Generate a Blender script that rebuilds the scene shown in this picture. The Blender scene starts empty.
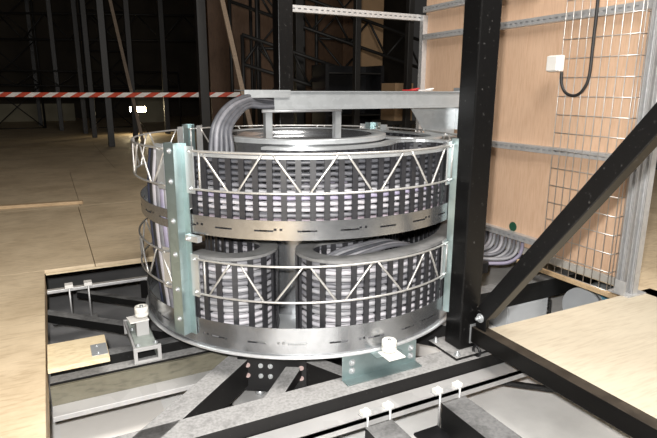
import bpy, math, random
from mathutils import Vector, Matrix
random.seed(7)
SC = bpy.context.scene
COL = SC.collection
PI = math.pi
R = math.radians

# ------------------------------------------------------------------ materials
MATS = {}
def nodes_of(name):
    m = bpy.data.materials.new(name); m.use_nodes = True
    nt = m.node_tree; b = nt.nodes['Principled BSDF']
    MATS[name] = m
    return m, nt, b
def N(nt, t, **kw):
    n = nt.nodes.new(t)
    for k, v in kw.items():
        if k.startswith('i_'):
            n.inputs[k[2:].replace('_', ' ')].default_value = v
        else: setattr(n, k, v)
    return n
def ramp(nt, fac, stops):
    r = nt.nodes.new('ShaderNodeValToRGB')
    e = r.color_ramp.elements
    while len(e) < len(stops): e.new(0.5)
    for i, (p, c) in enumerate(stops):
        e[i].position = p; e[i].color = (*c, 1)
    nt.links.new(fac, r.inputs[0]); return r.outputs[0]
def coords(nt, scale=(1, 1, 1), rot=(0, 0, 0), kind='Object'):
    tc = nt.nodes.new('ShaderNodeTexCoord'); mp = nt.nodes.new('ShaderNodeMapping')
    mp.inputs['Scale'].default_value = scale; mp.inputs['Rotation'].default_value = rot
    nt.links.new(tc.outputs[kind], mp.inputs[0]); return mp.outputs[0]

def plain(name, col, rough=.5, metal=0., var=.12, scale=9., bump=0.):
    m, nt, b = nodes_of(name)
    co = coords(nt)
    n = N(nt, 'ShaderNodeTexNoise', i_Scale=scale, i_Detail=5.); nt.links.new(co, n.inputs['Vector'])
    lo = tuple(c*(1-var) for c in col); hi = tuple(min(1, c*(1+var)) for c in col)
    nt.links.new(ramp(nt, n.outputs[0], [(.3, lo), (.7, hi)]), b.inputs['Base Color'])
    b.inputs['Roughness'].default_value = rough; b.inputs['Metallic'].default_value = metal
    if bump:
        bp = N(nt, 'ShaderNodeBump', i_Strength=bump, i_Distance=.004)
        nt.links.new(n.outputs[0], bp.inputs['Height']); nt.links.new(bp.outputs[0], b.inputs['Normal'])
    return m
def galvanised(name, col, rough=.35, metal=.8, sp=22.):
    m, nt, b = nodes_of(name)
    co = coords(nt)
    v = N(nt, 'ShaderNodeTexVoronoi', i_Scale=sp); nt.links.new(co, v.inputs['Vector'])
    n = N(nt, 'ShaderNodeTexNoise', i_Scale=4., i_Detail=6.); nt.links.new(co, n.inputs['Vector'])
    mx = N(nt, 'ShaderNodeMix', data_type='RGBA'); mx.inputs[0].default_value = .5
    c1 = ramp(nt, v.outputs['Color'], [(.0, tuple(c*.82 for c in col)), (1., tuple(min(1, c*1.1) for c in col))])
    c2 = ramp(nt, n.outputs[0], [(.3, tuple(c*.85 for c in col)), (.7, tuple(min(1, c*1.08) for c in col))])
    nt.links.new(c1, mx.inputs[6]); nt.links.new(c2, mx.inputs[7]); nt.links.new(mx.outputs[2], b.inputs['Base Color'])
    rr = N(nt, 'ShaderNodeMapRange'); rr.inputs['To Min'].default_value = rough*.75; rr.inputs['To Max'].default_value = rough*1.3
    nt.links.new(n.outputs[0], rr.inputs['Value']); nt.links.new(rr.outputs[0], b.inputs['Roughness'])
    b.inputs['Metallic'].default_value = metal
    return m
def plywood(name, col, dark, grain=(1.2, 9., 9.), rot=(0, 0, 0), rough=.55, stain=.25, rings=True):
    m, nt, b = nodes_of(name)
    co = coords(nt, grain, rot)
    n1 = N(nt, 'ShaderNodeTexNoise', i_Scale=1.1, i_Detail=4., i_Distortion=.6); nt.links.new(co, n1.inputs['Vector'])
    w = N(nt, 'ShaderNodeMath', operation='MULTIPLY'); w.inputs[1].default_value = 9.; nt.links.new(n1.outputs[0], w.inputs[0])
    fr = N(nt, 'ShaderNodeMath', operation='PINGPONG'); fr.inputs[1].default_value = .5; nt.links.new(w.outputs[0], fr.inputs[0])
    n2 = N(nt, 'ShaderNodeTexNoise', i_Scale=14., i_Detail=6.); nt.links.new(co, n2.inputs['Vector'])
    ad = N(nt, 'ShaderNodeMath', operation='MULTIPLY_ADD'); ad.inputs[1].default_value = .55 if rings else .2
    nt.links.new(fr.outputs[0], ad.inputs[0]); nt.links.new(n2.outputs[0], ad.inputs[2])
    base = ramp(nt, ad.outputs[0], [(.3, dark), (.62, col), (.95, tuple(min(1, c*1.06) for c in col))])
    co2 = coords(nt, (1.3, 1.3, 1.3))
    n3 = N(nt, 'ShaderNodeTexNoise', i_Scale=1.6, i_Detail=7., i_Roughness=.65); nt.links.new(co2, n3.inputs['Vector'])
    st = ramp(nt, n3.outputs[0], [(.28, tuple(1-stain*k for k in (1., 1.1, 1.25))), (.58, (1, 1, 1))])
    mx = N(nt, 'ShaderNodeMix', data_type='RGBA', blend_type='MULTIPLY'); mx.inputs[0].default_value = 1.
    nt.links.new(base, mx.inputs[6]); nt.links.new(st, mx.inputs[7]); nt.links.new(mx.outputs[2], b.inputs['Base Color'])
    b.inputs['Roughness'].default_value = rough
    bp = N(nt, 'ShaderNodeBump', i_Strength=.08, i_Distance=.003)
    nt.links.new(n2.outputs[0], bp.inputs['Height']); nt.links.new(bp.outputs[0], b.inputs['Normal'])
    return m
def dusty(name, col, dust, rough=.5, scale=14., amount=.5):
    """painted steel with pale plaster dust lying on the faces that point up"""
    m, nt, b = nodes_of(name)
    co = coords(nt)
    n = N(nt, 'ShaderNodeTexNoise', i_Scale=scale, i_Detail=8., i_Roughness=.7); nt.links.new(co, n.inputs['Vector'])
    n2 = N(nt, 'ShaderNodeTexNoise', i_Scale=scale*7, i_Detail=3.); nt.links.new(co, n2.inputs['Vector'])
    g = N(nt, 'ShaderNodeNewGeometry'); sx = N(nt, 'ShaderNodeSeparateXYZ'); nt.links.new(g.outputs['Normal'], sx.inputs[0])
    up = N(nt, 'ShaderNodeMapRange'); up.inputs['From Min'].default_value = .5; up.inputs['From Max'].default_value = .95
    nt.links.new(sx.outputs['Z'], up.inputs['Value'])
    k = ramp(nt, n.outputs[0], [(.5-amount*.5, (.25,)*3), (.75-amount*.4, (1,)*3)])
    k2 = ramp(nt, n2.outputs[0], [(.3, (.7,)*3), (.6, (1,)*3)])
    a = N(nt, 'ShaderNodeMath', operation='MULTIPLY'); nt.links.new(k, a.inputs[0]); nt.links.new(up.outputs[0], a.inputs[1])
    a2 = N(nt, 'ShaderNodeMath', operation='MULTIPLY'); nt.links.new(a.outputs[0], a2.inputs[0]); nt.links.new(k2, a2.inputs[1])
    sp = ramp(nt, n2.outputs[0], [(.66, (0,)*3), (.78, (.35,)*3)])     # scuffs and splashes on every face
    sc = N(nt, 'ShaderNodeMath', operation='MULTIPLY'); nt.links.new(sp, sc.inputs[0]); nt.links.new(n.outputs[0], sc.inputs[1])
    mxm = N(nt, 'ShaderNodeMath', operation='MAXIMUM'); nt.links.new(a2.outputs[0], mxm.inputs[0]); nt.links.new(sc.outputs[0], mxm.inputs[1])
    mx = N(nt, 'ShaderNodeMix', data_type='RGBA'); nt.links.new(mxm.outputs[0], mx.inputs[0])
    mx.inputs[6].default_value = (*col, 1); mx.inputs[7].default_value = (*dust, 1)
    nt.links.new(mx.outputs[2], b.inputs['Base Color'])
    rr = N(nt, 'ShaderNodeMapRange'); rr.inputs['To Min'].default_value = rough; rr.inputs['To Max'].default_value = .9
    nt.links.new(mxm.outputs[0], rr.inputs['Value']); nt.links.new(rr.outputs[0], b.inputs['Roughness']); b.inputs['Specular IOR Level'].default_value = .3
    return m
def lamp(name, col, s):
    m, nt, b = nodes_of(name)
    b.inputs['Emission Color'].default_value = (*col, 1); b.inputs['Emission Strength'].default_value = s
    return m

plywood('floor_ply', (.66, .53, .36), (.52, .40, .26), (1.1, 5., 5.), stain=.30)
plywood('platform_ply', (.60, .53, .41), (.52, .44, .33), (.8, 7., 7.), stain=.12)
plywood('wall_ply', (.70, .48, .33), (.62, .40, .26), (7., 7., .7), stain=.10, rings=False)
plywood('raw_ply', (.72, .60, .40), (.55, .42, .24), (2., 9., 9.), stain=.2)
plywood('grey_batten', (.26, .19, .13), (.17, .12, .08), (1., 14., 14.), stain=.3)
plywood('brown_board', (.15, .085, .048), (.09, .05, .028), (5., 5., .8), stain=.3)
plywood('batten_wood', (.55, .40, .24), (.38, .25, .13), (1., 14., 14.), stain=.3)
plywood('olive_board', (.17, .16, .12), (.10, .095, .07), (1.5, 6., 6.), stain=.45)
galvanised('zinc', (.60, .62, .63), .32, .7)
galvanised('tray_zinc', (.39, .40, .415), .23, .88, 50.)
galvanised('lip_zinc', (.72, .73, .74), .3, .6, 50.)
galvanised('zinc_teal', (.36, .45, .455), .30, .8, 30.)
galvanised('zinc_bright', (.47, .49, .50), .33, .5, 40.)
galvanised('wire_zinc', (.56, .55, .53), .33, .65, 60.)
galvanised('steel_strut', (.60, .60, .60), .45, .5, 50.)
galvanised('strip_steel', (.46, .455, .45), .5, .25, 12.)
plain('dusty_zinc', (.36, .40, .37), .5, .15, .2, 16.)
plain('black_paint', (.006, .006, .007), .42, 0, .3, 12.)
dusty('black_steel', (.005, .0048, .0048), (.30, .29, .28), .33, 10., .08)
dusty('black_tube', (.005, .0045, .004), (.06, .047, .034), .30, 10., .35)
dusty('dusty_beam', (.009, .0085, .0085), (.33, .325, .32), .5, 12., .66)
dusty('dusty_beam_dark', (.008, .008, .008), (.20, .20, .20), .5, 9., .5)
plain('hall_steel', (.012, .011, .010), .5, 0, .3, 6.)
plain('truss_steel', (.006, .0055, .005), .6, 0, .3, 6.)
plain('black_plastic', (.020, .020, .023), .45, 0, .2, 30.)
plain('band_plastic', (.17, .17, .17), .5, 0, .25, 14.)
plain('band_dark', (.09, .09, .095), .35, .3, .2, 14.)
plain('cable_dark', (.072, .074, .084), .45, 0, .25, 20.)
plain('cable_grey', (.15, .15, .165), .45, 0, .2, 20.)
plain('cable_light', (.27, .27, .285), .45, 0, .15, 20.)
plain('cable_pale', (.38, .37, .395), .45, 0, .1, 20.)
plain('cable_pink', (.30, .255, .29), .45, 0, .15, 20.)
plain('cable_navy', (.03, .035, .06), .4, 0, .2, 20.)
plain('cable_lilac', (.25, .23, .31), .45, 0, .15, 20.)
plain('rubber', (.02, .02, .02), .5, 0, .2, 20.)
plain('white_plastic', (.78, .76, .72), .4, 0, .06, 10.)
plain('roller_nylon', (.80, .78, .72), .45, 0, .1, 18.)
plain('concrete', (.78, .77, .75), .85, 0, .18, 3., .3)
plain('screed_pale', (.76, .73, .69), .85, 0, .08, 3.)
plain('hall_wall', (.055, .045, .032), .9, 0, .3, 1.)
plain('pale_panel', (.34, .31, .22), .8, 0, .15, 2.)
plain('cabinet_grey', (.40, .42, .44), .45, 0, .08, 4.)
plain('machine_grey', (.26, .28, .29), .5, 0, .2, 8.)
plain('label_blue', (.15, .42, .60), .5)
plain('sticker_green', (.012, .075, .04), .5)
plain('cardboard', (.25, .16, .085), .8, 0, .1, 5.)
plain('red_cloth', (.45, .03, .03), .7)
plain('white_paint', (.75, .73, .70), .6)
plain('red_film', (.62, .09, .05), .35); plain('white_film', (.85, .80, .76), .35)
plain('red_cap', (.46, .35, .33), .5)
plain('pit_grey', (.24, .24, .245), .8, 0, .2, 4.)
plain('grey_skirting', (.42, .40, .36), .8, 0, .12, 5.)
lamp('flood_glow', (1., .82, .5), 60.)

# ------------------------------------------------------------------ mesh builder
class MB:
    def __init__(s): s.v = []; s.f = []; s.mi = []; s.cur = 0; s.sm = []
    def _add(s, vs, fs, smooth=False):
        o = len(s.v); s.v += [tuple(v) for v in vs]
        for f in fs: s.f.append([i+o for i in f]); s.mi.append(s.cur); s.sm.append(smooth)
        return s
    def box(s, x0, x1, y0, y1, z0, z1):
        vs = [(x, y, z) for z in (z0, z1) for y in (y0, y1) for x in (x0, x1)]
        return s._add(vs, [(0, 2, 3, 1), (4, 5, 7, 6), (0, 1, 5, 4), (2, 6, 7, 3), (0, 4, 6, 2), (1, 3, 7, 5)])
    def obox(s, c, ax, ay, az):
        """box from centre and three half-axis vectors"""
        c, ax, ay, az = map(Vector, (c, ax, ay, az))
        vs = [c + ax*i + ay*j + az*k for k in (-1, 1) for j in (-1, 1) for i in (-1, 1)]
        fs = [(0, 2, 3, 1), (4, 5, 7, 6), (0, 1, 5, 4), (2, 6, 7, 3), (0, 4, 6, 2), (1, 3, 7, 5)]
        if ax.cross(ay).dot(az) < 0: fs = [tuple(reversed(f)) for f in fs]
        return s._add(vs, fs)
    def beam(s, p, q, w, h, up=(0, 0, 1)):
        p, q, up = Vector(p), Vector(q), Vector(up)
        d = (q-p); side = d.cross(up).normalized(); u2 = side.cross(d).normalized()
        return s.obox((p+q)/2, d/2, side*w/2, u2*h/2)
    def tube(s, pts, r, n=8, closed=False, cap=True):
        P = [Vector(p) for p in pts]; m = len(P); rings = []
        up = None; vs = []
        for i in range(m):
            if closed: t = (P[(i+1) % m]-P[i-1])
            else: t = P[min(i+1, m-1)]-P[max(i-1, 0)]
            t.normalize()
            if up is None:
                up = Vector((0, 0, 1)) if abs(t.z) < .9 else Vector((1, 0, 0))
            a = t.cross(up).normalized(); b = a.cross(t).normalized(); up = b
            for k in range(n):
                c = 2*PI*k/n
                vs.append(P[i] + a*(r*math.cos(c)) + b*(r*math.sin(c)))
        fs = []
        for i in range(m if closed else m-1):
            j = (i+1) % m
            for k in range(n):
                l = (k+1) % n
                fs.append((i*n+k, i*n+l, j*n+l, j*n+k))
        s._add(vs, fs, True)
        if cap and not closed:
            o = len(s.v)-len(vs)
            s.f.append([o+k for k in range(n)][::-1]); s.mi.append(s.cur); s.sm.append(False)
            s.f.append([o+(m-1)*n+k for k in range(n)]); s.mi.append(s.cur); s.sm.append(False)
        return s
    def cyl(s, p, q, r, n=16): return s.tube([p, q], r, n)
    def sweep(s, path, prof, closed=False):
        """profile (offset along the left normal, z) swept along a plan path of (x, y)"""
        P = [Vector((p[0], p[1])) for p in path]; m = len(P); n = len(prof); vs = []
        for i in range(m):
            t = (P[(i+1) % m]-P[i-1]) if closed else P[min(i+1, m-1)]-P[max(i-1, 0)]
            t.normalize(); nn = Vector((-t.y, t.x))
            for (o, z) in prof: vs.append((P[i].x+nn.x*o, P[i].y+nn.y*o, z))
        fs = []
        for i in range(m if closed else m-1):
            j = (i+1) % m
            for k in range(n):
                l = (k+1) % n; fs.append((i*n+k, j*n+k, j*n+l, i*n+l))
        if not closed:
            fs.append(tuple(range(n))); fs.append(tuple((m-1)*n+k for k in range(n))[::-1])
        return s._add(vs, fs, False)
    def revolve(s, prof, a0=0, a1=360, n=96):
        full = abs(a1-a0-360) < 1e-6; m = len(prof); vs = []
        cnt = n if full else n+1
        for i in range(cnt):
            a = R(a0+(a1-a0)*i/n)
            for (r, z) in prof: vs.append((r*math.cos(a), r*math.sin(a), z))
        fs = []
        for i in range(n):
            j = (i+1) % cnt
            for k in range(m):
                l = (k+1) % m; fs.append((i*m+k, j*m+k, j*m+l, i*m+l))
        if not full:
            fs.append(tuple(range(m))); fs.append(tuple(n*m+k for k in range(m))[::-1])
        return s._add(vs, fs, True)
    def slotted(s, origin, u, v, nrm, length, width, slots, th=.003, smooth=False):
        """flat plate with real slot holes; slots = [(u0, u1, v0, v1)]"""
        us = sorted({0., length} | {a for sl in slots for a in sl[:2]}); vv = sorted({0., width} | {a for sl in slots for a in sl[2:]})
        o, u, v, nrm = map(Vector, (origin, u, v, nrm))
        for i in range(len(us)-1):
            for j in range(len(vv)-1):
                cu, cv = (us[i]+us[i+1])/2, (vv[j]+vv[j+1])/2
                if any(a < cu < b and c < cv < d for a, b, c, d in slots): continue
                hu, hv = (us[i+1]-us[i])/2, (vv[j+1]-vv[j])/2
                s.obox(o+u*cu+v*cv+nrm*(th/2), u*hu, v*hv, nrm*(th/2))
        return s
    def ringband(s, r, z0, z1, slots, th=.004, step=1.0, a0=0., a1=360.):
        """curved band of sheet with slots = [(deg0, deg1, z0, z1)]"""
        an = {round(a0+step*i, 4) for i in range(int((a1-a0)/step)+1)} | {a1}
        zz = {z0, z1}
        for sl in slots: an |= {round(sl[0], 4), round(sl[1], 4)}; zz |= {sl[2], sl[3]}
        an = sorted(an); zz = sorted(zz)
        def pt(a, z, rr): return (rr*math.cos(R(a)), rr*math.sin(R(a)), z)
        for i in range(len(an)-1):
            b0, b1 = an[i], an[i+1]; ca = (b0+b1)/2
            if b1-b0 < 1e-5: continue
            for j in range(len(zz)-1):
                c0, c1 = zz[j], zz[j+1]; cz = (c0+c1)/2
                if any(x0 < ca < x1 and y0 < cz < y1 for x0, x1, y0, y1 in slots): continue
                vs = [pt(b0, c0, r), pt(b1, c0, r), pt(b1, c1, r), pt(b0, c1, r),
                      pt(b0, c0, r-th), pt(b1, c0, r-th), pt(b1, c1, r-th), pt(b0, c1, r-th)]
                s._add(vs, [(0, 1, 2, 3), (5, 4, 7, 6)], True)
                s._add([vs[k] for k in (3, 2, 6, 7)], [(0, 1, 2, 3)]); s._add([vs[k] for k in (1, 0, 4, 5)], [(0, 1, 2, 3)])
        return s

def obj(name, mb, mat, parent=None, loc=None, bevel=0., label=None):
    """link a builder as ONE mesh object; vertices are given in world space"""
    o_ = Vector((0, 0, 0))
    base = Vector(loc) if loc is not None else (Vector(parent['_w']) if parent is not None and '_w' in parent else Vector((0, 0, 0)))
    me = bpy.data.meshes.new(name)
    me.from_pydata([tuple(Vector(v)-base) for v in mb.v], [], mb.f)
    ms = mat if isinstance(mat, (list, tuple)) else [mat]
    for m in ms: me.materials.append(MATS[m])
    me.polygons.foreach_set('material_index', mb.mi); me.polygons.foreach_set('use_smooth', mb.sm)
    me.update()
    ob = bpy.data.objects.new(name, me); COL.objects.link(ob)
    if parent is not None:
        ob.parent = parent; ob.location = base - Vector(parent['_w'])
    else: ob.location = base
    ob['_w'] = tuple(base)
    if bevel:
        bv = ob.modifiers.new('bevel', 'BEVEL'); bv.width = bevel; bv.segments = 2; bv.limit_method = 'ANGLE'
    if label: ob['label'] = label
    return ob
def tag(o, label, cat, group=None):
    o['label'] = label; o['category'] = cat
    if group: o['group'] = group
    return o
def thing(name, label, cat, loc, group=None):
    o = bpy.data.objects.new(name, None); COL.objects.link(o); o.location = loc; o['_w'] = tuple(loc)
    o.empty_display_size = .05
    return tag(o, label, cat, group)
def struct(name, mb, mat, bevel=0.):
    o = obj(name, mb, mat, bevel=bevel); o['kind'] = 'structure'; return o
def copy_tree(o, loc, label=None, group=None):
    c = o.copy(); COL.objects.link(c); c.location = loc; c['_w'] = tuple(loc)
    if label: c['label'] = label
    if group: c['group'] = group
    for ch in list(o.children):
        d = ch.copy(); COL.objects.link(d); d.parent = c
        for g in list(ch.children):
            e = g.copy(); COL.objects.link(e); e.parent = d
    return c
def spline(pts, n=10):
    P = [Vector(p) for p in pts]; P = [P[0]*2-P[1]] + P + [P[-1]*2-P[-2]]; out = []
    for i in range(1, len(P)-2):
        a, b, c, d = P[i-1:i+3]
        for k in range(n):
            t = k/n
            out.append(.5*((2*b)+(c-a)*t+(2*a-5*b+4*c-d)*t*t+(3*b-a-3*c+d)*t**3))
    out.append(P[-2]); return out
def pol(r, a, z=0.): return Vector((r*math.cos(R(a)), r*math.sin(R(a)), z))
def bolt(mb, c, d, r=.009, h=.008):
    c, d = Vector(c), Vector(d).normalized()
    mb.tube([c, c+d*h*.3], r*1.5, 12); mb.tube([c, c+d*h], r, 6); mb.tube([c, c+d*h*1.7], r*.5, 8)

# ------------------------------------------------------------------ floor, pit, walls
FT = .022
def sheet(x0, x1, y0, y1):
    struct('floor', MB().box(x0, x1, y0, y1, -FT, 0), 'floor_ply', .002)
g = .004
sheet(-4.2, -1.256, -3.4, .94)
sheet(-.98+g, 1.60, .94, 2.84-g)
sheet(-4.2, -.98, .94+.0005, 2.84-g)
sheet(-4.2, -.96, 2.84, 5.2-g); sheet(-.96+g, 1.60, 2.84, 5.2-g)
sheet(1.60+g, 6.2, .85, 5.2-g); sheet(1.60+g, 3.4-g, -3.4, .85-g); sheet(3.4, 6.2, -3.4, .85-g)
sheet(-9., -.4, 5.2, 9.-g); sheet(-.4+g, 6.5, 5.2, 9.-g)
sheet(-9., 2.0, 9., 19.); sheet(2.0+g, 10., 9., 19.)
struct('trim_left', MB().box(-1.279, -1.257, -3.4, .95, -.14, -FT-.002), 'batten_wood')
struct('trim_back', MB().box(-1.252, 1.56, .944, .964, -.034, -FT-.001), 'raw_ply')
struct('pit_floor', MB().box(-4.2, 6.2, -3.4, 5.0, -.47, -.42), 'concrete')
struct('pit_wall', MB().box(-4.2, 6.2, 2.2, 2.25, -.42, -FT-.004), 'black_paint')
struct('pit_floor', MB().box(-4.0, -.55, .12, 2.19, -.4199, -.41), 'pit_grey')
struct('screed', MB().box(-1.24, -.80, -.70, .10, -.4199, -.415), 'screed_pale')
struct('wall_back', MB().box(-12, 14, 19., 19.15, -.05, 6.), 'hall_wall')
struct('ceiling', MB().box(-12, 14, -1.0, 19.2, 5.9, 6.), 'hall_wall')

# plywood wall beside the pit
WX = 1.60
struct('wall_right', MB().box(WX, WX+.02, -.84, 1.14, .035, 2.3), 'wall_ply', .001)
struct('baseboard_right', MB().box(WX-.012, WX+.04, -.80, 1.14, -.01, .034), 'grey_skirting')

# ------------------------------------------------------------------ slotted strut channels
def strut(p, q, wdir, ndir, w=.041, d=.041, pitch=.045, sl=.022, sw=.008, mat='steel_strut', depth_sides=True):
    """slotted channel: face with slots towards ndir, two side walls behind it"""
    p, q, wv, nv = map(Vector, (p, q, wdir, ndir)); L = (q-p).length; u = (q-p)/L
    slots = []; a = pitch/2
    while a+sl < L: slots.append((a, a+sl, w/2-sw/2, w/2+sw/2)); a += pitch
    mb = MB(); mb.slotted(p-wv*w/2, u, wv, nv, L, w, slots)
    for sgn in (-1, 1):
        mb.obox((p+q)/2+wv*sgn*(w/2-.0015)-nv*d/2, u*L/2, wv*.0015, nv*d/2)
    mb.obox((p+q)/2-nv*d, u*L/2, wv*(w*.5), nv*.0015)
    return mb
def tb(o, *a, **k): return tag(o, *a, **k)
G = 'slotted channels on the plywood wall'
tb(obj('strut_channel', strut((WX-.042, -.84, 1.47), (WX-.042, 1.12, 1.455), (0, 0, 1), (-1, 0, 0)), 'steel_strut'),
   'upper slotted steel channel crossing the plywood wall behind the wire mesh', 'strut channel', G)
tb(obj('strut_channel', strut((WX-.042, -.84, .70), (WX-.042, 1.12, .685), (0, 0, 1), (-1, 0, 0)), 'steel_strut'),
   'middle slotted steel channel on the plywood wall, crossed by the black diagonal brace', 'strut channel', G)
tb(obj('strut_channel', strut((WX-.042, -.30, .10), (WX-.042, 1.12, .10), (0, 0, 1), (-1, 0, 0)), 'steel_strut'),
   'lowest slotted steel channel on the plywood wall, just above the cable bundle', 'strut channel', G)
tb(obj('strut_channel', strut((WX-.042, 1.135, .0), (WX-.042, 1.135, 1.62), (0, 1, 0), (-1, 0, 0)), 'steel_strut'),
   'upright slotted channel along the far edge of the plywood wall', 'strut channel', G)
tb(obj('strut_channel', strut((.435, 1.16, 1.605), (1.60, 1.16, 1.605), (0, 0, 1), (0, -1, 0), .045, mat='steel_strut'), 'steel_strut'),
   'horizontal slotted channel bridging from the far black post to the plywood wall', 'strut channel')
tb(obj('strut_channel', strut((WX-.045, 1.12, 1.66), (WX-.045, -.05, 1.66), (0, 0, 1), (-1, 0, 0)), 'steel_strut'),
   'topmost slotted channel on the plywood wall left of the big black post', 'strut channel', G)
# pair of uprights at the near edge of the wall
t = thing('strut_post', 'pair of upright slotted steel channels at the near end of the plywood wall', 'post', (1.5, -.845, 0))
for yc in (-.812, -.872):
    m = MB()
    for s in (-1, 1):
        m.box(1.50, 1.541, yc+s*.0205-.0015, yc+s*.0205+.0015, 0, 2.2).box(1.50, 1.503, min(yc+s*.0205, yc+s*.011), max(yc+s*.0205, yc+s*.011), 0, 2.2)
        m.box(1.50, 1.509, yc+s*.011-.001, yc+s*.011+.001, 0, 2.2)
    m.box(1.538, 1.541, yc-.0205, yc+.0205, 0, 2.2)
    obj('channel', m, 'steel_strut', t)
obj('foot_plate', MB().box(1.455, 1.60, -.905, -.785, .0, .008).box(1.452, 1.458, -.88, -.82, .008, .08), 'steel_strut', t)

# ------------------------------------------------------------------ wire mesh, box and cable
def wire_mesh(x, y0, y1, z0, z1, ny, dz, r=.0023, tilt=0.):
    v = MB()
    for i in range(ny+1):
        y = y0+(y1-y0)*i/ny
        v.tube([(x, y, z0), (x, y, z1)], r, 6)
    for yy in (y1,):
        v.tube([(x+.03, yy, z0), (x+.03, yy, z1)], r, 6); v.tube([(x+.06, yy, z0), (x+.06, yy, z1)], r, 6)
    h = MB(); z = z0
    while z <= z1:
        h.tube([(x, y0, z), (x, y1, z), (x+.062, y1, z)], r, 6); z += dz
    return v, h
t = thing('wire_cable_tray', 'tall wire mesh cable tray standing in front of the plywood wall', 'cable tray', (1.5, -.5, -.02))
v, h = wire_mesh(1.5, -.29, -.745, -.02, 1.95, 9, .104)
obj('upright_wire', v, 'wire_zinc', t); obj('cross_wire', h, 'wire_zinc', t)
obj('bottom_rail', MB().box(1.488, 1.512, -.86, -.10, -.05, -.022), 'batten_wood', t, bevel=.002)
t = thing('wire_cable_tray', 'short piece of wire mesh standing behind the paired steel channels at the right edge', 'cable tray', (1.85, -1.0, .35))
v, h = wire_mesh(1.85, -.90, -1.25, .30, 1.2, 7, .09)
obj('upright_wire', v, 'wire_zinc', t); obj('cross_wire', h, 'wire_zinc', t)
t = thing('junction_box', 'small white junction box fixed to the wire mesh tray', 'junction box', (1.48, -.27, 1.2))
obj('box', MB().box(1.463, 1.498, -.315, -.225, 1.158, 1.248), 'white_plastic', t, bevel=.006)
obj('lid', MB().box(1.449, 1.4625, -.300, -.228, 1.162, 1.244), 'white_plastic', t, bevel=.004)
pts = spline([(1.478, -.505, 2.1), (1.478, -.502, 1.6), (1.478, -.502, 1.31), (1.478, -.50, 1.13), (1.478, -.47, 1.055), (1.478, -.42, 1.025), (1.478, -.36, 1.04), (1.478, -.325, 1.09), (1.478, -.318, 1.155)], 8)
tag(obj('power_cable', MB().tube(pts, .0085, 8), 'rubber'), 'black cable hanging in a loop down the wire mesh to the white box', 'cable')
tag(obj('round_sticker', MB().cyl((1.60, .06, .150), (1.596, .06, .150), .032, 24), 'sticker_green'), 'small round dark green disc on the foot of the plywood wall', 'disc')

# ------------------------------------------------------------------ black post, brace, platform
t = thing('steel_post', 'massive black square steel post standing on the beam right of the drum', 'post', (.475, -.752, -.112))
obj('shaft', MB().box(.42, .53, -.805, -.70, -.105, 2.6), 'black_steel', t, bevel=.006)
obj('base_plate', MB().box(.36, .60, -.86, -.655, -.1185, -.106), 'dusty_beam', t, bevel=.003)
for x, y in ((.385, -.835), (.575, -.835), (.385, -.68), (.575, -.68)):
    b = MB(); bolt(b, (x, y, -.106), (0, 0, 1), .011, .012); obj('bolt', b, 'zinc', t, label='zinc hexagon bolt')
t = thing('frame_tube', 'black square steel tube edging the right hand plywood platform', 'tube', (.51, -1.5, -.02))
obj('tube', MB().box(.478, .540, -2.4, -.812, -.072, .004), 'black_tube', t, bevel=.004)
obj('end_cap', MB().box(.474, .548, -.8115, -.806, -.08, .012), 'zinc', t, bevel=.001)
obj('eye_bolt', MB().tube([(.474+.0*math.cos(a), -.86+.022*math.cos(a), -.095+.022*math.sin(a)) for a in [2*PI*k/18 for k in range(18)]], .006, 8, True), 'black_paint', t)
t = thing('diagonal_brace', 'black diagonal steel brace rising from the foot of the big post', 'brace', (.5, -.83, .06))
obj('tube', MB().beam((.512, -.865, .085), (.512, -2.05, 1.665), .06, .072, (0, 1, 0)), 'black_steel', t, bevel=.004)
obj('clevis', MB().box(.495, .53, -.868, -.818, .006, .10).box(.487, .494, -.89, -.83, .006, .09), 'black_steel', t, bevel=.003)
b = MB(); bolt(b, (.486, -.858, .062), (-1, 0, 0), .014, .016); obj('pivot_bolt', b, 'zinc_bright', t, label='bright zinc pivot bolt')
t = thing('stage_platform', 'pale plywood platform on the right beside the black tube', 'platform', (1.0, -1.6, 0))
obj('plywood_panel', MB().box(.545, 1.70, -2.4, -.86, -.022, 0.), 'platform_ply', t, bevel=.0015)
obj('edge_batten', MB().box(.60, 1.58, -.905, -.866, -.07, -.0225), 'batten_wood', t)

# ------------------------------------------------------------------ cable carousel
CA = thing('cable_carousel', 'round galvanised steel cable carousel with two trays and lattice guards', 'cable carousel', (0, 0, 0))
slots = [(a, a+5.4, .055, .062) for a in [12*k+1.5 for k in range(30)]] + [(a, a+.7, .057, .066) for a in [24*k-1.6+s for k in range(15) for s in (0, 1.4)]]
mb = MB().ringband(.80, .0, .125, slots, .004)
bt = obj('bottom_tray', mb, 'tray_zinc', CA)
obj('rolled_lip', MB().revolve([(.80, -.005), (.812, -.005), (.816, .0), (.812, .007), (.80, .007)]), 'lip_zinc', bt, label='bright rolled lip')
obj('tray_floor', MB().revolve([(.12, .012), (.797, .012), (.797, .018), (.12, .018)]), 'zinc', CA)
slots = [(a, a+5.4, .523, .530) for a in [12*k+4.5 for k in range(30)]] + [(a, a+.8, .528, .537) for a in [24*k-2+s for k in range(15) for s in (0, 1.6)]]
obj('middle_tray', MB().ringband(.80, .490, .567, slots, .004), 'tray_zinc', CA)
obj('tray_floor', MB().revolve([(.425, .499), (.796, .499), (.796, .504), (.425, .504)], 207, 543), 'zinc', CA)
dr = obj('inner_drum', MB().ringband(.415, .018, .818, [], .004), 'tray_zinc', CA)
obj('drum_lid', MB().revolve([(.36, .835), (.43, .835), (.43, .839), (.36, .839)]).ringband(.43, .820, .835, [], .004), 'zinc_bright', CA)
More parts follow.
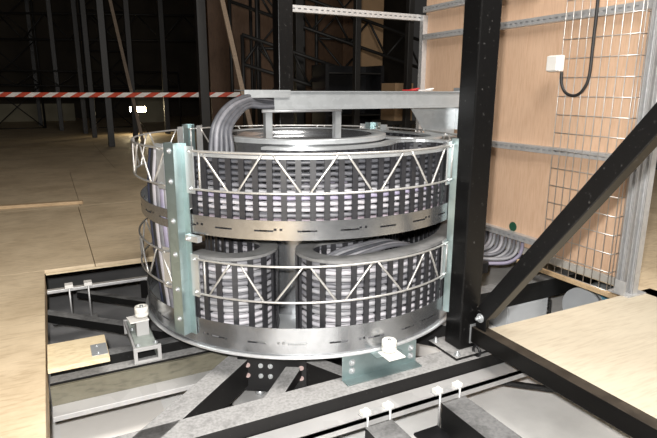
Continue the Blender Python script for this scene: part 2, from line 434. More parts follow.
obj('drum_dish', MB().revolve([(.0, .772), (.345, .772), (.3585, .80), (.36, .836), (.363, .836), (.362, .80), (.347, .768), (.0, .768)]), 'tray_zinc', CA)
for k, ua in enumerate((210, 300, 30, 120)):
    er = pol(1, {210: 208., 300: 302.3, 30: 31., 120: 120.}[ua]); et = Vector((-er.y, er.x, 0)); up = Vector((0, 0, 1))
    m = MB(); h0, h1 = .05, .85; zc, hz = (h0+h1)/2, (h1-h0)/2
    m.obox(er*.842+up*zc, et*.027, er*.002, up*hz)
    for s in (-1, 1): m.obox(er*.823+et*s*.027+up*zc, et*.002, er*.021, up*hz)
    m.obox(er*.804+et*.042+up*zc, et*.017, er*.002, up*hz)
    o = obj('upright', m, 'zinc_teal', CA, loc=tuple(er*.80+up*h0))
    for z in (.12, .25, .40, .54, .70, .82):
        b = MB(); bolt(b, er*.844+et*.004+up*z, er, .008, .006); obj('bolt', b, 'zinc_bright', o)
    for s, dd in ((-1, .100 if ua == 210 else .070), (1, .075)):
        for (z0, z1) in ((.655, .84), (.225, .405)):
            m = MB().obox(er*.806+et*s*dd+up*((z0+z1)/2), et*.022, er*.003, up*((z1-z0)/2))
            bolt(m, er*.808+et*s*(dd+.004)+up*(z0+.02), er, .007, .006); bolt(m, er*.808+et*s*(dd+.004)+up*(z1-.02), er, .007, .006)
            obj('splice_plate', m, 'zinc', CA)
    # clamp block by the middle tray
    m = MB().obox(er*.815+et*.085+up*.475, et*.035, er*.012, up*.012); bolt(m, er*.825+et*.07+up*.475, er, .009, .01)
    obj('tray_bracket', m, 'zinc', CA)
# lattice guards: eight bays of zigzag wire between neighbouring uprights, on two levels
def guard(a0, zt, zb, r=.812):
    m = MB()
    for z in (zt, zb): m.tube([pol(r, a0+(3.4 if a0 == 210 else 6.2)+(77.8 if a0 == 120 else 86.4 if a0 == 210 else 84.)*i/48, z) for i in range(49)], .0047, 8)
    for a in (a0+6.6, a0+(83.8 if a0 == 120 else 89.8)): m.tube([pol(r-.004, a, zb), pol(r-.004, a, zt)], .005, 6)
    gd = obj('lattice_guard', m, 'wire_zinc', CA)
    # zigzag apexes: top and bottom pairs 20 degrees apart
    seq = [(7.4, 1), (15.6, 0), (18.3, 0), (25.5, 1), (28.1, 1), (35.8, 0), (37.9, 0), (45.6, 1), (47.8, 1), (55.4, 0), (57.9, 0), (65.5, 1), (68.1, 1), (75.5, 0), (77.4, 0), (84.3, 1)]
    if zt < .6: seq = [(8., 0), (15.3, 1), (18.4, 1), (25., 0), (28.1, 0), (36., 1), (37.9, 1), (45.4, 0), (47.7, 0), (56., 1), (57.6, 1), (66.4, 0), (68.3, 0), (75.6, 1), (78.1, 1), (84., 0)]
    for (p, q) in zip(seq[::2], seq[1::2]):
        z = {1: zt, 0: zb}
        n = 5
        obj('zigzag_wire', MB().tube([pol(r-.002, a0+p[0]+(q[0]-p[0])*i/n, z[p[1]]+(z[q[1]]-z[p[1]])*i/n) for i in range(n+1)], .0044, 8), 'wire_zinc', gd)
for a0 in (210, 300, 30, 120):
    guard(a0, .823, .674, .820 if a0 == 120 else .812); guard(a0, .387, .240, .817 if a0 == 120 else .812)

# ------------------------------------------------------------------ cable chains
def chain_path(a_out, a_bend, a_in, sg, ro=.745, ri=.505):
    rc, rb = (ro+ri)/2, (ro-ri)/2; pts = []
    n = max(2, int(abs(a_bend-a_out)/1.5))
    for i in range(n): pts.append(pol(ro, a_out+(a_bend-a_out)*i/n))
    er = pol(1, a_bend); et = Vector((-er.y, er.x, 0)); c = er*rc
    for i in range(19):
        f = PI*i/18; pts.append(c+er*rb*math.cos(f)+et*sg*rb*math.sin(f))
    n = max(2, int(abs(a_bend-a_in)/2))
    for i in range(1, n+1): pts.append(pol(ri, a_bend+(a_in-a_bend)*i/n))
    return pts
def along(pts, pitch):
    out = []; d = pitch*.5
    for a, b in zip(pts, pts[1:]):
        L = (b-a).length
        while d < L:
            t = (b-a)/L; out.append((a+t*d, t)); d += pitch
        d -= L
    return out
link_mesh = {}
def chain(label, path, z0, z1, rows, band, w, pitch=.053):
    c = thing('cable_chain', label, 'cable chain', (path[0].x, path[0].y, z0))
    obj('top_band', MB().sweep([(p.x, p.y) for p in path], [(-w-.004, z1-.012), (w+.004, z1-.012), (w+.004, z1), (-w-.004, z1)]), band, c)
    obj('bottom_band', MB().sweep([(p.x, p.y) for p in path], [(-w-.004, z0), (w+.004, z0), (w+.004, z0+.010), (-w-.004, z0+.010)]), 'black_plastic', c)
    proto = None
    for (p, t) in along(path, pitch):
        if proto is None:
            m = MB(); H = z1-z0-.022
            for s in (-1, 1): m.box(-.0112, .0112, s*w-.005, s*w+.005, 0, H)
            for zz in (.0, H*.33, H*.66, H-.006): m.box(-.006, .006, -w, w, zz, zz+.006)
            me = obj('link_bar', m, 'black_plastic', c, loc=(0, 0, 0)); proto = me
            o = me
        else:
            o = proto.copy(); COL.objects.link(o); o.parent = c
        o.location = Vector((p.x, p.y, z0+.010)) - Vector(c['_w']); o.rotation_euler = (0, 0, math.atan2(t.y, t.x))
    n = len(rows); h = (z1-z0-.03)/n
    sub = path[::2]+([path[-1]] if len(path) % 2 == 0 else [])
    for off in (-w+.016, w-.016):
        for i, mt in enumerate(rows):
            z = z0+.017+h*(i+.5); ps = []
            for k, p in enumerate(path):
                q0, q1 = path[max(k-1, 0)], path[min(k+1, len(path)-1)]
                t = (q1-q0).normalized(); nn = Vector((-t.y, t.x, 0))
                ps.append(Vector((p.x, p.y, z+random.uniform(-.0014, .0014)))+nn*(off+random.uniform(-.0015, .0015)))
            obj('cable', MB().tube(ps, min(h*.36, w*.36), 7), mt, c)
UP = ['cable_pale', 'cable_pink', 'cable_grey', 'cable_pale', 'cable_pale', 'cable_lilac', 'cable_light', 'cable_grey', 'cable_dark', 'cable_dark', 'cable_dark', 'cable_dark']
LO = ['cable_light', 'cable_light', 'cable_pale', 'cable_pale', 'cable_light', 'cable_light', 'cable_grey', 'cable_light', 'cable_grey', 'cable_light', 'cable_pale', 'cable_grey']
chain('tall black cable chain lining the front of the upper tray', chain_path(211, 315, 225, 1, .762, .462), .506, .812, UP, 'zinc', .024)
chain('black cable chain along the far right side of the upper tray', chain_path(450, 352, 430, -1, .762, .462), .506, .812, UP, 'zinc', .024)
chain('cable chain coiled on the left of the lower tray beside the inner drum', chain_path(210, 218., 140, 1, .758, .470), .020, .398, LO, 'band_plastic', .033)
chain('larger cable chain coiled on the right of the lower tray', chain_path(395, 260, 385, -1, .758, .470), .020, .398, LO, 'band_plastic', .033)

for k in range(5):
    ri = .565+.024*k
    ps = spline([pol(ri+.05, 252+k, .345), pol(ri+.015, 262, .375-.004*k), pol(ri, 274, .385-.006*(k % 2)), pol(ri-.01, 288, .378), pol(ri+.01, 302, .33), pol(ri+.02, 316, .25), pol(ri, 330, .12)], 8)
    tag(obj('coiled_cable', MB().tube(ps, .010, 9), ['cable_grey', 'cable_light', 'cable_dark', 'cable_pale', 'cable_grey'][k]),
        'loose grey cable curving inside the larger cable chain on the lower tray', 'cable', 'loose cables inside the lower right chain')

# flat feed cables dropping down inside the left of the carousel
feeds = [('cable_navy', 'navy blue feed cable dropping down inside the left of the carousel, leftmost of its row'),
         ('rubber', 'black feed cable dropping down inside the left of the carousel, beside the navy one'),
         ('cable_pale', 'white feed cable dropping down inside the left of the carousel, left of the grey one'),
         ('cable_grey', 'grey feed cable dropping down inside the left of the carousel, between white and lilac'),
         ('cable_lilac', 'lilac feed cable dropping down inside the left of the carousel'),
         ('cable_light', 'light grey feed cable inside the left of the carousel, next to the lilac one'),
         ('cable_dark', 'dark grey feed cable dropping down inside the left of the carousel, rightmost of its row')]
for k, (mt, lb) in enumerate(feeds):
    a = 184.+2.9*k
    ps = spline([pol(.745, a-1.5, .80), pol(.765, a-.5, .66), pol(.77, a+.5, .50), pol(.765, a+1.4, .30), pol(.755, a+2.2, .15), pol(.75, a+3, .035)], 7)
    tag(obj('feed_cable', MB().tube(ps, .016, 10), mt), lb, 'cable', 'feed cables on the left of the carousel')

# ------------------------------------------------------------------ cable trough with legs and chute
TR = thing('cable_trough', 'long galvanised cable trough on legs above the carousel', 'cable trough', (.17, -.02, .84))
y0, y1, zb, zt = -.09, .05, .963, 1.045
m = MB().box(-.18, 1.03, y0, y0+.004, zb, zt).box(-.18, 1.03, y1-.004, y1, zb, zt).box(-.18, 1.03, y0, y1, zb-.002, zb+.002)
m.box(-.18, 1.03, y0-.012, y0+.004, zt-.003, zt).box(-.18, 1.03, y0-.003, y0, zb-.006, zb+.012)
obj('trough', m, 'zinc_bright', TR)
obj('cover_plate', MB().box(-.33, -.10, y0-.006, y1+.004, zt+.001, zt+.005).box(-.33, -.10, y0-.010, y0-.006, zt-.03, zt+.005), 'zinc', TR)
obj('end_flange', MB().box(1.03, 1.036, y0-.03, y1+.02, zb-.14, zt+.02), 'zinc', TR)
m = MB()
A = [(.70, y0, zb-.004), (1.03, y0, zb-.004), (1.03, y0, .80), (.82, y0, .80)]
for yy in (y1-.004,):
    vs = [(x, yy, z) for x, _, z in A]+[(x, yy+.004, z) for x, _, z in A]
    m._add(vs, [(0, 3, 2, 1), (4, 5, 6, 7), (0, 1, 5, 4), (1, 2, 6, 5), (2, 3, 7, 6), (3, 0, 4, 7)])
m.box(.82, 1.03, y0, y1, .797, .80)
obj('chute', m, 'zinc_bright', TR)
for (x, yy) in ((-.195, -.05), (.185, -.05)):
    m = MB().box(x-.017, x+.017, yy-.004, yy, .7735, zb-.003).box(x-.017, x-.013, yy, yy+.03, .7735, zb-.003).box(x-.03, x+.03, yy-.02, yy+.04, .7725, .7765)
    obj('support_leg', m, 'zinc', TR)
for k, (x, mt, cn) in enumerate(((.70, 'red_cloth', 'red'), (.80, 'white_paint', 'white'))):
    m = MB().obox((x, .048, 1.051), (.035, .012, 0), (-.008, .03, 0), (.001, 0, .003)).obox((x+.025, .045, 1.057), (.02, -.01, .004), (.006, .02, .0), (0, 0, .003))
    tag(obj('tape_scrap', m, mt), 'crumpled scrap of %s tape lying on the rim of the cable trough' % cn, 'tape scrap')
obj('stiffener_rod', MB().cyl((-.23, -.055, .951), (.20, -.055, .951), .008, 10), 'steel_strut', TR)

# heavy cables arching out of the trough into the upper tray
arcs = ['outermost of the five heavy grey cables arching out of the trough', 'second from outside of the five heavy grey cables arching out of the trough',
        'middle one of the five heavy grey cables arching out of the trough', 'fourth from outside of the five heavy grey cables arching out of the trough',
        'innermost of the five heavy grey cables arching out of the trough']
for k in range(5):
    s = (k-2)*.021; px, py = s*.90, -s*.42; dz = -k*.011
    oy = -.02+(2-k)*.022
    base = [(.10, oy, .985), (-.10, oy, .99+dz*.2), (-.22, oy-.02, 1.015+dz), (-.33, -.13+s*.2, 1.02+dz), (-.44, -.26, .985+dz), (-.515, -.355, .915+dz*.6), (-.535, -.40, .82), (-.535, -.405, .70), (-.53, -.405, .56)]
    ps = []
    for i, p in enumerate(base):
        f = min(1, max(0, (i-2)/4))
        ps.append((p[0]+px*f, p[1]+py*f, p[2]))
    tag(obj('heavy_cable', MB().tube(spline(ps, 8), .0105, 10), ['cable_dark', 'cable_grey', 'cable_dark', 'cable_dark', 'cable_dark'][k]), arcs[k], 'cable', 'heavy cables arching from the trough')

# ------------------------------------------------------------------ steelwork under the carousel
tag(obj('floor_beam', MB().box(-1.9, 1.35, -.88, -.75, -.19, -.12), 'dusty_beam', bevel=.003), 'long dusty black steel beam along the front of the pit', 'beam')
tag(obj('steel_strip', MB().box(-1.9, 1.2, -.968, -.884, -.200, -.177).box(-1.9, 1.2, -.968, -.964, -.222, -.177), 'strip_steel', bevel=.002), 'pale grey steel strip along the front of the dusty beam', 'rail')
def clamp(x, lb, pr=None):
    t = thing('beam_clamp', lb, 'clamp', (x, -.945, -.177), 'beam clamps on the steel strip')
    obj('clamp_plate', MB().box(x-.075, x+.075, -.972, -.940, -.1765, -.171), 'steel_strut', t)
    for dx in (-.052, .052):
        m = MB().box(x+dx-.018, x+dx+.018, -.970, -.942, -.171, -.156); bolt(m, (x+dx, -.956, -.156), (0, 0, 1), .008, .007)
        obj('clamp_block', m, 'roller_nylon', t, bevel=.003)
        obj('threaded_rod', MB().cyl((x+dx, -.975, -.172), (x+dx, -.975, -.32), .0045, 8), 'steel_strut', t)
    return t
clamp(-.115, 'white beam clamp on the steel strip below the right guide roller')
clamp(.235, 'white beam clamp on the steel strip close to the foot of the black post')
tag(obj('cross_beam', MB().box(.185, .310, -2.3, -.985, -.345, -.208), 'dusty_beam_dark', bevel=.003), 'dusty black cross beam running forward below the post', 'beam', 'cross beams')
tag(obj('cross_beam', MB().box(-.185, -.060, -2.3, -.985, -.345, -.208), 'dusty_beam_dark', bevel=.003), 'dusty black cross beam running forward below the right guide roller', 'beam', 'cross beams')
t = thing('bearing_bracket', 'black flat steel bracket plate under the clamp beside the right cross beam', 'bracket', (.12, -1.02, -.32))
obj('plate', MB().box(.06, .18, -1.06, -.97, -.328, -.318), 'black_paint', t)
for k in range(5):
    y = -1.02-.035*k
    tag(obj('floor_cable', MB().tube(spline([(-.75, y-.12, -.411), (-.35, y-.03+.01*k, -.411), (.02, y, -.411), (.20, y+.03, -.411)], 8), .008, 8), ['cable_lilac', 'cable_pink', 'cable_light', 'cable_dark', 'cable_grey'][k]),
        ['lilac cable lying on the pit floor below the beam clamps', 'pinkish cable lying on the pit floor below the beam clamps', 'light grey cable lying on the pit floor below the beam clamps', 'near black cable lying on the pit floor below the beam clamps', 'mid grey cable lying on the pit floor below the beam clamps'][k], 'cable', 'cables on the pit floor')
# spokes and hub
hubz = -.12
H = thing('spoke_frame', 'black steel spoke frame with a bolted hub under the carousel', 'frame', (0, 0, -.42))
obj('hub', MB().revolve([(0, -.42), (.26, -.42), (.26, -.006), (0, -.006)], n=48), 'dusty_beam_dark', H)
for (p, q, w) in (((-.30, -.215), (-.99, -.835), .10), ((-.24, -.49), (-.115, -.745), .07), ((.25, -.1), (.62, -.55), .08), ((-.1, .25), (-.7, .9), .09), ((.2, .25), (.7, .85), .09)):
    obj('spoke', MB().beam((*p, -.185), (*q, -.185), w, .13), 'dusty_beam', H, bevel=.003)
obj('spoke', MB().beam((-.20, -.46, -.15), (-.51, -.745, -.21), .07, .05), 'dusty_beam', H, bevel=.003, label='narrow pale dusty spoke')
m = MB().beam((-.50, -.40, -.19), (-.24, -.57, -.19), .012, .16)
obj('end_plate', m, 'black_paint', H)
d = Vector((-.55, -.83, 0)).normalized()
for u, mt, lb in ((.15, 'red_cap', 'pale red capped bolt'), (.34, 'zinc', 'zinc hexagon bolt'), (.48, 'zinc', 'zinc hexagon bolt'), (.93, 'red_cap', 'pale red capped bolt')):
    c = Vector((-.50+.26*u, -.40-.17*u, 0)) + d*.006
    for z in (-.145, -.195):
        m = MB(); bolt(m, (c.x, c.y, z), d, .0075, .010); obj('hub_bolt', m, mt, H, label=lb)
tag(obj('bearing_ring', MB().revolve([(.60, -.42), (.67, -.42), (.67, -.39), (.60, -.39)], 150, 330, 64), 'strip_steel'), 'curved grey ring segment on the pit floor below the hub', 'ring')
m = MB()
m.v = []; 
m.revolve([(.0, -.36), (.13, -.36), (.13, -.33), (.09, -.32), (.0, -.32)], n=40)
m.v = [(x-.40, y-.40, z) for x, y, z in m.v]
tt = thing('support_foot', 'round grey steel foot standing beneath the bolted hub', 'foot', (-.40, -.40, -.42))
obj('disc', m, 'strip_steel', tt); obj('stem', MB().cyl((-.40, -.40, -.42), (-.40, -.40, -.36), .05, 20), 'strip_steel', tt)
obj('centre_bolt', MB().cyl((-.40, -.40, -.321), (-.40, -.40, -.30), .022, 6), 'zinc', tt)

# left joist with olive board and pale flange
t = thing('floor_joist', 'steel joist with an olive side board crossing the left of the pit', 'joist', (-.9, -.25, -.22))
obj('top_flange', MB().box(-1.252, .2, -.262, -.200, -.135, -.12), 'dusty_beam', t, bevel=.002)
obj('web', MB().box(-1.252, .2, -.245, -.225, -.225, -.135), 'black_paint', t)
obj('side_board', MB().box(-1.252, -.15, -.285, -.268, -.212, -.128), 'olive_board', t, bevel=.001)
obj('bottom_flange', MB().box(-1.252, .2, -.37, -.20, -.235, -.2125), 'strip_steel', t, bevel=.002)
tag(obj('floor_beam', MB().box(-1.252, .2, -.085, -.02, -.20, -.13), 'dusty_beam_dark', bevel=.003), 'dark beam behind the left guide roller bracket', 'beam')
# small plywood offcut with hinge
t = thing('plywood_flap', 'small plywood flap with a steel plate at the left edge of the pit', 'flap', (-1.14, -.19, -.03))
obj('board', MB().box(-1.251, -1.02, -.315, -.075, -.05, -.03), 'raw_ply', t, bevel=.001)
m = MB().box(-1.085, -1.022, -.28, -.17, -.0298, -.027)
for yy in (-.26, -.19): bolt(m, (-1.06, yy, -.027), (0, 0, 1), .006, .003)
obj('hinge_plate', m, 'zinc_bright', t)
# struts at the back left of the pit
tag(obj('steel_strut', MB().box(-1.252, -.30, .77, .805, -.094, -.076), 'steel_strut', bevel=.002), 'thin grey steel strut along the back edge of the pit', 'strut')
def hanger(x, lb):
    t = thing('hanger_clamp', lb, 'clamp', (x, .79, -.075), 'hanger clamps on the back strut')
    obj('clamp_block', MB().box(x-.022, x+.022, .76, .815, -.0755, -.055), 'white_paint', t, bevel=.003)
    obj('threaded_rod', MB().cyl((x, .762, -.07), (x, .762, -.262), .005, 8), 'steel_strut', t)
    return t
hanger(-1.137, 'pale hanger clamp on the thin back strut, nearer the left floor edge'); hanger(-1.035, 'pale hanger clamp on the thin back strut, nearer the carousel')
tag(obj('hanger_plate', MB().box(-1.24, -1.00, .72, .80, -.272, -.262), 'dusty_beam_dark', bevel=.002), 'narrow dark plate hanging on the rods below the back strut', 'plate')
tag(obj('cross_bar', MB().beam((-1.30, .82, -.23), (-.60, .15, -.23), .06, .05), 'dusty_beam_dark', bevel=.002), 'lower slanting grey bar in the dark back left of the pit', 'bar', 'bars in the pit')
tag(obj('cross_bar', MB().beam((-1.08, 1.06, -.22), (-.50, .48, -.22), .05, .04), 'dusty_beam_dark', bevel=.002), 'upper slanting grey bar in the dark back left of the pit', 'bar', 'bars in the pit')
tag(obj('cross_bar', MB().beam((.44, -.66, -.30), (.98, -1.16, -.30), .02, .02), 'black_paint'), 'thin black bar across the pit below the black tube', 'bar', 'bars in the pit')

# ------------------------------------------------------------------ guide rollers
def roller(c, lb, rot, kind):
    t = thing('guide_roller', lb, 'guide roller', (c[0], c[1], -.12))
    x, y, z = c
    w = MB().revolve([(.0, 0), (.029, 0), (.031, .004), (.031, .014), (.029, .016), (.031, .018), (.031, .042), (.028, .046), (.018, .046), (.016, .041), (.0, .041)], n=32)
    w.v = [(a+x, b+y, cc+z) for a, b, cc in w.v]; obj('wheel', w, 'roller_nylon', t)
    obj('axle_bolt', MB().cyl((x, y, z-.03), (x, y, z+.049), .009, 6), 'zinc', t)
    er = Vector((x, y, 0)).normalized(); et = Vector((-er.y, er.x, 0)); up = Vector((0, 0, 1)); cc = Vector(c)
    obj('washer_plate', MB().obox(cc-up*.012+er*.02, et*.04, er*.042, up*.003), 'white_paint', t, bevel=.001)
    return t, er, et
t, er, et = roller((-.853, -.085, .034), 'white nylon guide roller on a galvanised box at the left of the carousel', 0, 'l')
# box bracket standing on the joists
bx0, bx1, by0, by1 = -.908, -.815, -.245, .085
m = MB().box(bx0, bx1, by0, by1, -.056, -.052).box(bx0, bx0+.004, by0, by1, -.119, -.052).box(bx1-.004, bx1, by0, by1, -.119, -.052).box(bx0, bx1, by1-.004, by1, -.119, -.052)
obj('bracket_box', m, 'dusty_zinc', t, bevel=.001)
m = MB()
for x in (bx0-.004, bx1+.004):
    for yy in (by0-.004, by1+.004): m.box(x-.008, x+.008, yy-.007, yy+.007, -.119, -.046)
m.box(bx0, bx1, by0-.010, by0, -.064, -.047).box(bx0, bx1, by0-.010, by0, -.119, -.108).box(bx0-.010, bx0, by0, by1, -.062, -.047).box(bx0, bx1, by1, by1+.01, -.062, -.047)
obj('bracket_frame', m, 'strip_steel', t, bevel=.001)
obj('roller_plate', MB().box(-.885, -.83, -.12, -.05, -.052, .018), 'strip_steel', t, bevel=.002)
for x, yy in ((-.895, -.215), (-.82, -.215), (-.895, -.03), (-.825, .05)):
    m = MB(); bolt(m, (x, yy, -.052), (0, 0, 1), .008, .006); obj('bolt', m, 'zinc_bright', t)
t, er, et = roller((.008, -.8465, .010), 'white nylon guide roller on a galvanised plate in front of the carousel', 0, 'r')
m = MB().box(-.175, .195, -.782, -.776, -.119, -.008).box(-.175, .195, -.83, -.776, -.1195, -.114)
m.box(-.06, .07, -.86, -.776, -.008, -.003)
obj('bracket_plate', m, 'zinc_teal', t, bevel=.002)
for x in (-.13, .165):
    for z in (-.045, -.082):
        m = MB(); bolt(m, (x, -.782, z), (0, -1, 0), .010, .008); obj('bolt', m, 'zinc_bright', t)

# ------------------------------------------------------------------ equipment under the wall
tag(obj('floor_beam', MB().box(.95, 3.2, -.27, -.17, -.25, -.125), 'dusty_beam_dark', bevel=.003), 'dusty dark beam in the pit below the cable bundle by the wall', 'beam')
t = thing('control_cabinet', 'grey steel control cabinet in the pit below the wall', 'cabinet', (1.45, -.2, -.42))
obj('body', MB().box(1.27, 1.62, -.27, -.05, -.42, -.252), 'cabinet_grey', t, bevel=.004)
obj('door', MB().box(1.275, 1.56, -.277, -.2705, -.41, -.257), 'cabinet_grey', t, bevel=.002)
for k in range(4):
    z = -.275-.032*k
    obj('cable_gland', MB().tube(spline([(1.6205, -.23, z), (1.65, -.23, z), (1.68, -.235, z-.02), (1.685, -.24, -.415)], 5), .008, 8), 'rubber', t)
t = thing('winch_motor', 'grey motor housing with a blue label in the pit below the mesh', 'motor', (1.9, -.36, -.42))
obj('housing', MB().cyl((1.77, -.42, -.285), (2.15, -.36, -.285), .115, 32), 'machine_grey', t)
obj('flange', MB().cyl((1.74, -.425, -.285), (1.77, -.42, -.285), .128, 32), 'cabinet_grey', t)
obj('foot', MB().box(1.78, 2.10, -.46, -.30, -.42, -.38), 'machine_grey', t, bevel=.004)
obj('name_plate', MB().obox((1.87, -.489, -.208), (.045, .007, 0), (.003, -.018, -.018), (0, -.0015, .0015)), 'label_blue', t, label='small light blue label plate')
# cable bundle below the wall
cm = ['cable_pale', 'cable_grey', 'cable_light', 'cable_grey', 'cable_light', 'cable_lilac', 'cable_grey', 'cable_pale', 'cable_light', 'cable_grey']
for k in range(16):
    y = .50-.037*k; j = k % 3
    ps = spline([(1.578, y, .07), (1.575, y, .02), (1.555-.004*j, y+.01, -.03), (1.50, y+.05, -.075+.008*j), (1.40, y*.75+.14, -.095+.012*j), (1.22, y*.45+.20, -.095+.012*j), (1.02, y*.35+.26, -.095+.012*j)], 7)
    tag(obj('wall_cable', MB().tube(ps, .0125, 9), cm[k % 10]),
        'cable of the bundle sweeping down from the plywood wall behind the big post', 'cable', 'cable bundle at the foot of the wall')
tag(obj('rubber_clamp', MB().box(1.27, 1.33, -.02, .10, -.115, -.04), 'rubber', bevel=.006), 'black cable clamp across the bundle by the big post', 'clamp')

# ------------------------------------------------------------------ batten on the floor
tag(obj('wooden_batten', MB().beam((-1.75, 3.03, .014), (-.93, 2.95, .014), .07, .028), 'batten_wood', bevel=.002), 'flat wooden batten lying on the floor at left', 'batten')

# ------------------------------------------------------------------ dark hall behind
def post(x, y, z1, lb, w=.11, z0=0., lean=(0, 0)):
    return tag(obj('hall_post', MB().beam((x, y, z0), (x+lean[0], y+lean[1], z1), w, w, (.44, -.9, 0)) if False else MB().box(x-w/2, x+w/2, y-w/2, y+w/2, z0, z1), 'hall_steel', bevel=.004), lb, 'post', 'slim steel posts of the dark hall')
post(.63, 4.35, 5.5, 'dark steel post standing closest behind the carousel on its left')
bp = post(.385, 1.16, 4.0, 'black steel post just behind the cable trough'); bp.data.materials[0] = MATS['black_steel']
post(1.393, 10.85, 5.8, 'dark steel post left of the one behind the carousel, right of the floodlight')
post(.512, 9.78, 5.8, 'dark steel post right beside the glowing floodlight', .10)
post(-.128, 8.25, 5.8, 'dark steel post left of the floodlight, foot nearest to the camera')
post(-.254, 10.39, 5.8, 'dark steel post in the middle of the left hall group', .10)
post(-.357, 11.63, 5.8, 'dark steel post third from the left edge of the hall', .10)
post(-.836, 12.87, 5.8, 'dark steel post second from the left edge of the hall', .10)
post(-1.314, 15.17, 5.8, 'dark steel post far back nearest the left edge', .10)
post(1.99, 4.50, 5.5, 'dark steel post holding the barrier tape behind the trough')
post(2.05, 2.0, 3.2, 'dark steel post right behind the plywood wall strut', .06)
post(2.10, 3.1, 5.0, 'dark steel post between scaffold and cardboard box', .07)
def truss(p, q, label, h=.5, n=8, r=.024):
    p, q = Vector(p), Vector(q); t = thing('scaffold_truss', label, 'truss', tuple(p), 'scaffold trusses in the hall')
    m = MB(); up = Vector((0, 0, h)); 
    m.tube([p, q], r, 8); m.tube([p+up, q+up], r, 8)
    obj('chord', m, 'truss_steel', t)
    m = MB()
    for i in range(n):
        a, b = p.lerp(q, i/n), p.lerp(q, (i+1)/n)
        if i % 2: m.tube([a+up, b], r*.7, 6)
        else: m.tube([a, b+up], r*.7, 6)
    obj('lacing', m, 'truss_steel', t)
    if p.z > .3 or q.z > .3:
        for e in (p, q): obj('upright', MB().tube([(e.x, e.y, 0), e+up], r, 8), 'truss_steel', t)
    return t
truss((-4.5, 14.5, 2.2), (2.6, 11.5, 2.2), 'long dark truss high across the left hall', .6, 14)
truss((-4.5, 13.5, 1.1), (2.0, 12.2, 1.1), 'long dark truss low across the left hall', .35, 14, .02)
truss((1.1, 4.2, 1.35), (3.4, 4.3, .75), 'dark truss sloping down behind the trough like a stair', .35, 10)
truss((1.2, 5.0, 2.2), (4.6, 4.4, 1.2), 'dark upper truss sloping down towards the plywood wall', .4, 12)
truss((1.6, 5.3, .3), (1.7, 5.25, .3), 'dark upright lattice tower behind the trough', 2.4, 1)
def xframe(x0, x1, y, z0, z1, label):
    t = thing('scaffold_tower', label, 'scaffold', (x0, y, z0), 'scaffold frames in the hall')
    m = MB()
    for x in (x0, x1): m.tube([(x, y, z0), (x, y, z1)], .028, 8)
    n = 4
    for k in range(n+1): m.tube([(x0, y, z0+(z1-z0)*k/n), (x1, y, z0+(z1-z0)*k/n)], .02, 8)
    obj('frame', m, 'truss_steel', t)
    m = MB()
    for k in range(n):
        a, b = z0+(z1-z0)*k/n, z0+(z1-z0)*(k+1)/n
        m.tube([(x0, y, a), (x1, y-.04, b)], .014, 6); m.tube([(x0, y-.05, b), (x1, y-.05, a)], .014, 6)
    obj('cross_brace', m, 'truss_steel', t)
xframe(1.55, 2.25, 4.9, 0, 3.2, 'dark scaffold frame with crossed braces behind the trough, left one')
xframe(2.6, 3.5, 5.2, 0, 3.6, 'dark scaffold frame with crossed braces behind the trough, right one')
xframe(-.1, 1.0, 13.5, 0, 4.0, 'dark scaffold frame far back beyond the floodlight')
xframe(-2.4, -1.2, 14.0, 0, 4.5, 'dark scaffold frame far back at the left edge')
# boards behind the scaffold
def board(x0, x1, y, z0, z1, lb, mt='brown_board'):
    tag(obj('timber_board', MB().box(x0, x1, y, y+.02, z0, z1), mt), lb, 'board', 'brown boards stored in the hall')
board(1.65, 2.45, 6.4, 0, 3.2, 'brown board standing behind the left scaffold frame')
board(2.55, 2.95, 6.6, 0, 3.6, 'narrow brown board standing behind the scaffold')
board(3.3, 4.4, 6.5, 0, 1.5, 'low brown board standing behind the right scaffold frame')
board(3.6, 4.2, 6.2, 0, 3.0, 'brown board hung high near the plywood wall')
board(1.6, 4.4, 7.6, 0, 5.2, 'large brown board high at the back of the hall')
board(2.02, 2.5, 9.5, 0, 4.5, 'brown board high up between the two far posts')
board(3.0, 3.5, 4.75, 0, 2.6, 'light brown board standing behind the stair truss', 'cardboard')
t = thing('flight_rack', 'black storage rack with shelves behind the trough', 'rack', (2.2, 3.6, 0))
obj('case', MB().box(1.95, 2.0, 3.6, 4.0, 0, 1.35).box(2.75, 2.8, 3.6, 4.0, 0, 1.35).box(1.95, 2.8, 3.98, 4.0, 0, 1.35), 'black_paint', t)
for k in range(5): obj('shelf', MB().box(2.0, 2.75, 3.6, 3.98, .2+.26*k, .215+.26*k), 'hall_steel', t)
t = thing('carton', 'brown cardboard carton on a stand behind the trough near the wall', 'carton', (2.06, 2.3, .72))
obj('box', MB().box(2.00, 2.22, 2.14, 2.40, .74, 1.115), 'cardboard', t, bevel=.003)
obj('stand', MB().box(1.90, 2.25, 2.12, 2.42, .70, .739).box(1.92, 1.96, 2.14, 2.18, 0, .70).box(2.18, 2.22, 2.14, 2.18, 0, .70).box(1.92, 1.96, 2.36, 2.40, 0, .70).box(2.18, 2.22, 2.36, 2.40, 0, .70), 'hall_steel', t)
tag(obj('pale_screen', MB().box(1.35, 2.3, 15.6, 15.65, 0, 1.0), 'pale_panel'), 'pale low panel behind the floodlight', 'panel')
tag(obj('pale_screen', MB().box(-3.6, -.3, 17.5, 17.55, 0, .55), 'pale_panel'), 'long low pale panel at the back of the left hall', 'panel')
tag(obj('pale_screen', MB().box(2.9, 3.35, 8.2, 8.25, .0, .75), 'pale_panel'), 'small pale panel glimpsed beneath the cable trough', 'panel')
t = thing('leaning_batten', 'brown wooden batten leaning in the hall left of the far black post', 'batten', (.86, 3.2, 0))
obj('batten', MB().beam((.907, 3.03, .0), (.654, 3.83, 2.5), .05, .03, (0, 1, 0)), 'grey_batten', t)
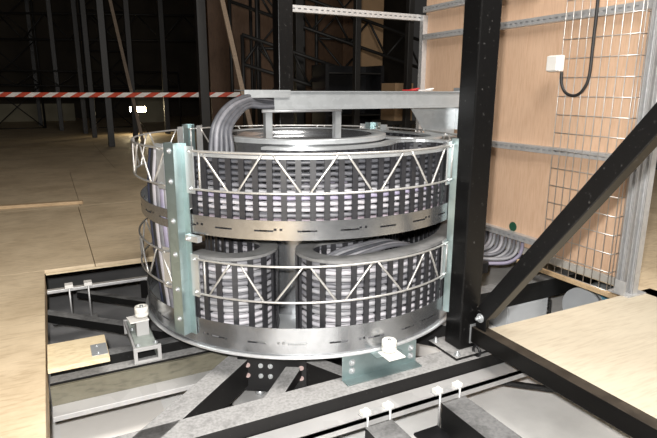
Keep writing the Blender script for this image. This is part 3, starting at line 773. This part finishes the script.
tag(obj('leaning_batten', MB().beam((.55, 9.1, 0.0), (-.05, 9.6, 4.4), .06, .03, (0, 1, 0)), 'grey_batten'), 'thin batten leaning far back above the floodlight', 'batten')
# floodlight
t = thing('floodlight', 'glowing work floodlight on a short stand far back on the floor', 'floodlight', (.82, 11.4, 0))
obj('stand', MB().cyl((.82, 11.4, 0), (.82, 11.4, .48), .02, 8).tube([(.62, 11.3, .0), (.82, 11.4, .28)], .014, 6).tube([(1.02, 11.3, .0), (.82, 11.4, .28)], .014, 6), 'hall_steel', t)
obj('housing', MB().box(.62, 1.02, 11.36, 11.46, .48, .64), 'hall_steel', t, bevel=.01)
obj('lamp_glass', MB().box(.64, 1.0, 11.345, 11.355, .50, .62), 'flood_glow', t)
# barrier tape
p0, p1 = Vector((-2.6, 6.81, .962)), Vector((1.93, 4.50, .982)); n = 40
m = MB(); hz = .031; u = (p1-p0)/n; sk = u*.45; th = Vector((.0004, .0008, 0))
for i in range(n):
    m.cur = i % 2
    a, b = p0+u*i, p0+u*(i+1); z = Vector((0, 0, hz)); dz = Vector((0, 0, .010*math.sin(PI*(i/n))))
    vs = [a-z-sk-dz, b-z-sk-dz, b+z+sk-dz, a+z+sk-dz]
    vs = vs+[v+th for v in vs]
    m._add(vs, [(0, 1, 2, 3), (7, 6, 5, 4), (0, 4, 5, 1), (3, 2, 6, 7), (0, 3, 7, 4), (1, 5, 6, 2)])
tag(obj('barrier_tape', m, ['red_film', 'white_film']), 'red and white striped barrier tape stretched across the hall', 'barrier tape')
tag(obj('hall_post', MB().box(-2.68, -2.58, 6.78, 6.88, 0, 5.5), 'hall_steel'), 'dark steel post at the left end of the barrier tape', 'post', 'slim steel posts of the dark hall')

# ------------------------------------------------------------------ camera and light
CAMLOC = Vector((-1.153, -2.563, 1.057))
F = Vector((.443, .866, -.233)); F.normalize()
rt = Vector((.891, -.454, .004)); rt = (rt-F*rt.dot(F)).normalized(); upv = rt.cross(F)
cam = bpy.data.cameras.new('camera'); co = bpy.data.objects.new('camera', cam); COL.objects.link(co)
co.matrix_world = Matrix(((rt.x, upv.x, -F.x, CAMLOC.x), (rt.y, upv.y, -F.y, CAMLOC.y), (rt.z, upv.z, -F.z, CAMLOC.z), (0, 0, 0, 1)))
cam.sensor_fit = 'HORIZONTAL'; cam.sensor_width = 36.; cam.lens = 543.9/657*36.; cam.clip_start = .02
SC.camera = co
# the photographer's flash, a little left of and above the lens
fl = bpy.data.lights.new('camera_flash', 'POINT'); fl.energy = 385; fl.shadow_soft_size = .03; fl.color = (1., .98, .95)
fo = bpy.data.objects.new('camera_flash', fl); COL.objects.link(fo); fo.location = CAMLOC - rt*.06 + upv*.10 - F*.02
# unseen overhead area light, added as soft ambient fill for the flash
al = bpy.data.lights.new('fill_light', 'AREA'); al.shape = 'RECTANGLE'; al.size = 2.4; al.size_y = 1.2; al.energy = 230; al.color = (1., .95, .89)
ao = bpy.data.objects.new('fill_light', al); COL.objects.link(ao); ao.location = (.3, -2.4, 3.7)
ao.rotation_euler = (Vector((.0, .0, .2))-ao.location).to_track_quat('-Z', 'Y').to_euler()
pl = bpy.data.lights.new('flood_beam', 'SPOT'); pl.energy = 12; pl.spot_size = R(150); pl.color = (1., .8, .5); pl.shadow_soft_size = .08
po = bpy.data.objects.new('flood_beam', pl); COL.objects.link(po); po.location = (.82, 11.3, .62)
po.rotation_euler = Vector((.1, -1, -.15)).to_track_quat('-Z', 'Y').to_euler()
w = bpy.data.worlds.new('world'); SC.world = w; w.use_nodes = True
w.node_tree.nodes['Background'].inputs[0].default_value = (.9, .85, .8, 1); w.node_tree.nodes['Background'].inputs[1].default_value = .03
vs = SC.view_settings
SC.display_settings.display_device = 'sRGB'
vs.view_transform = 'Standard'; vs.look = 'None'; vs.exposure = 0.; vs.gamma = 1.; vs.use_curve_mapping = False
for o in bpy.data.objects:
    if '_w' in o: del o['_w']
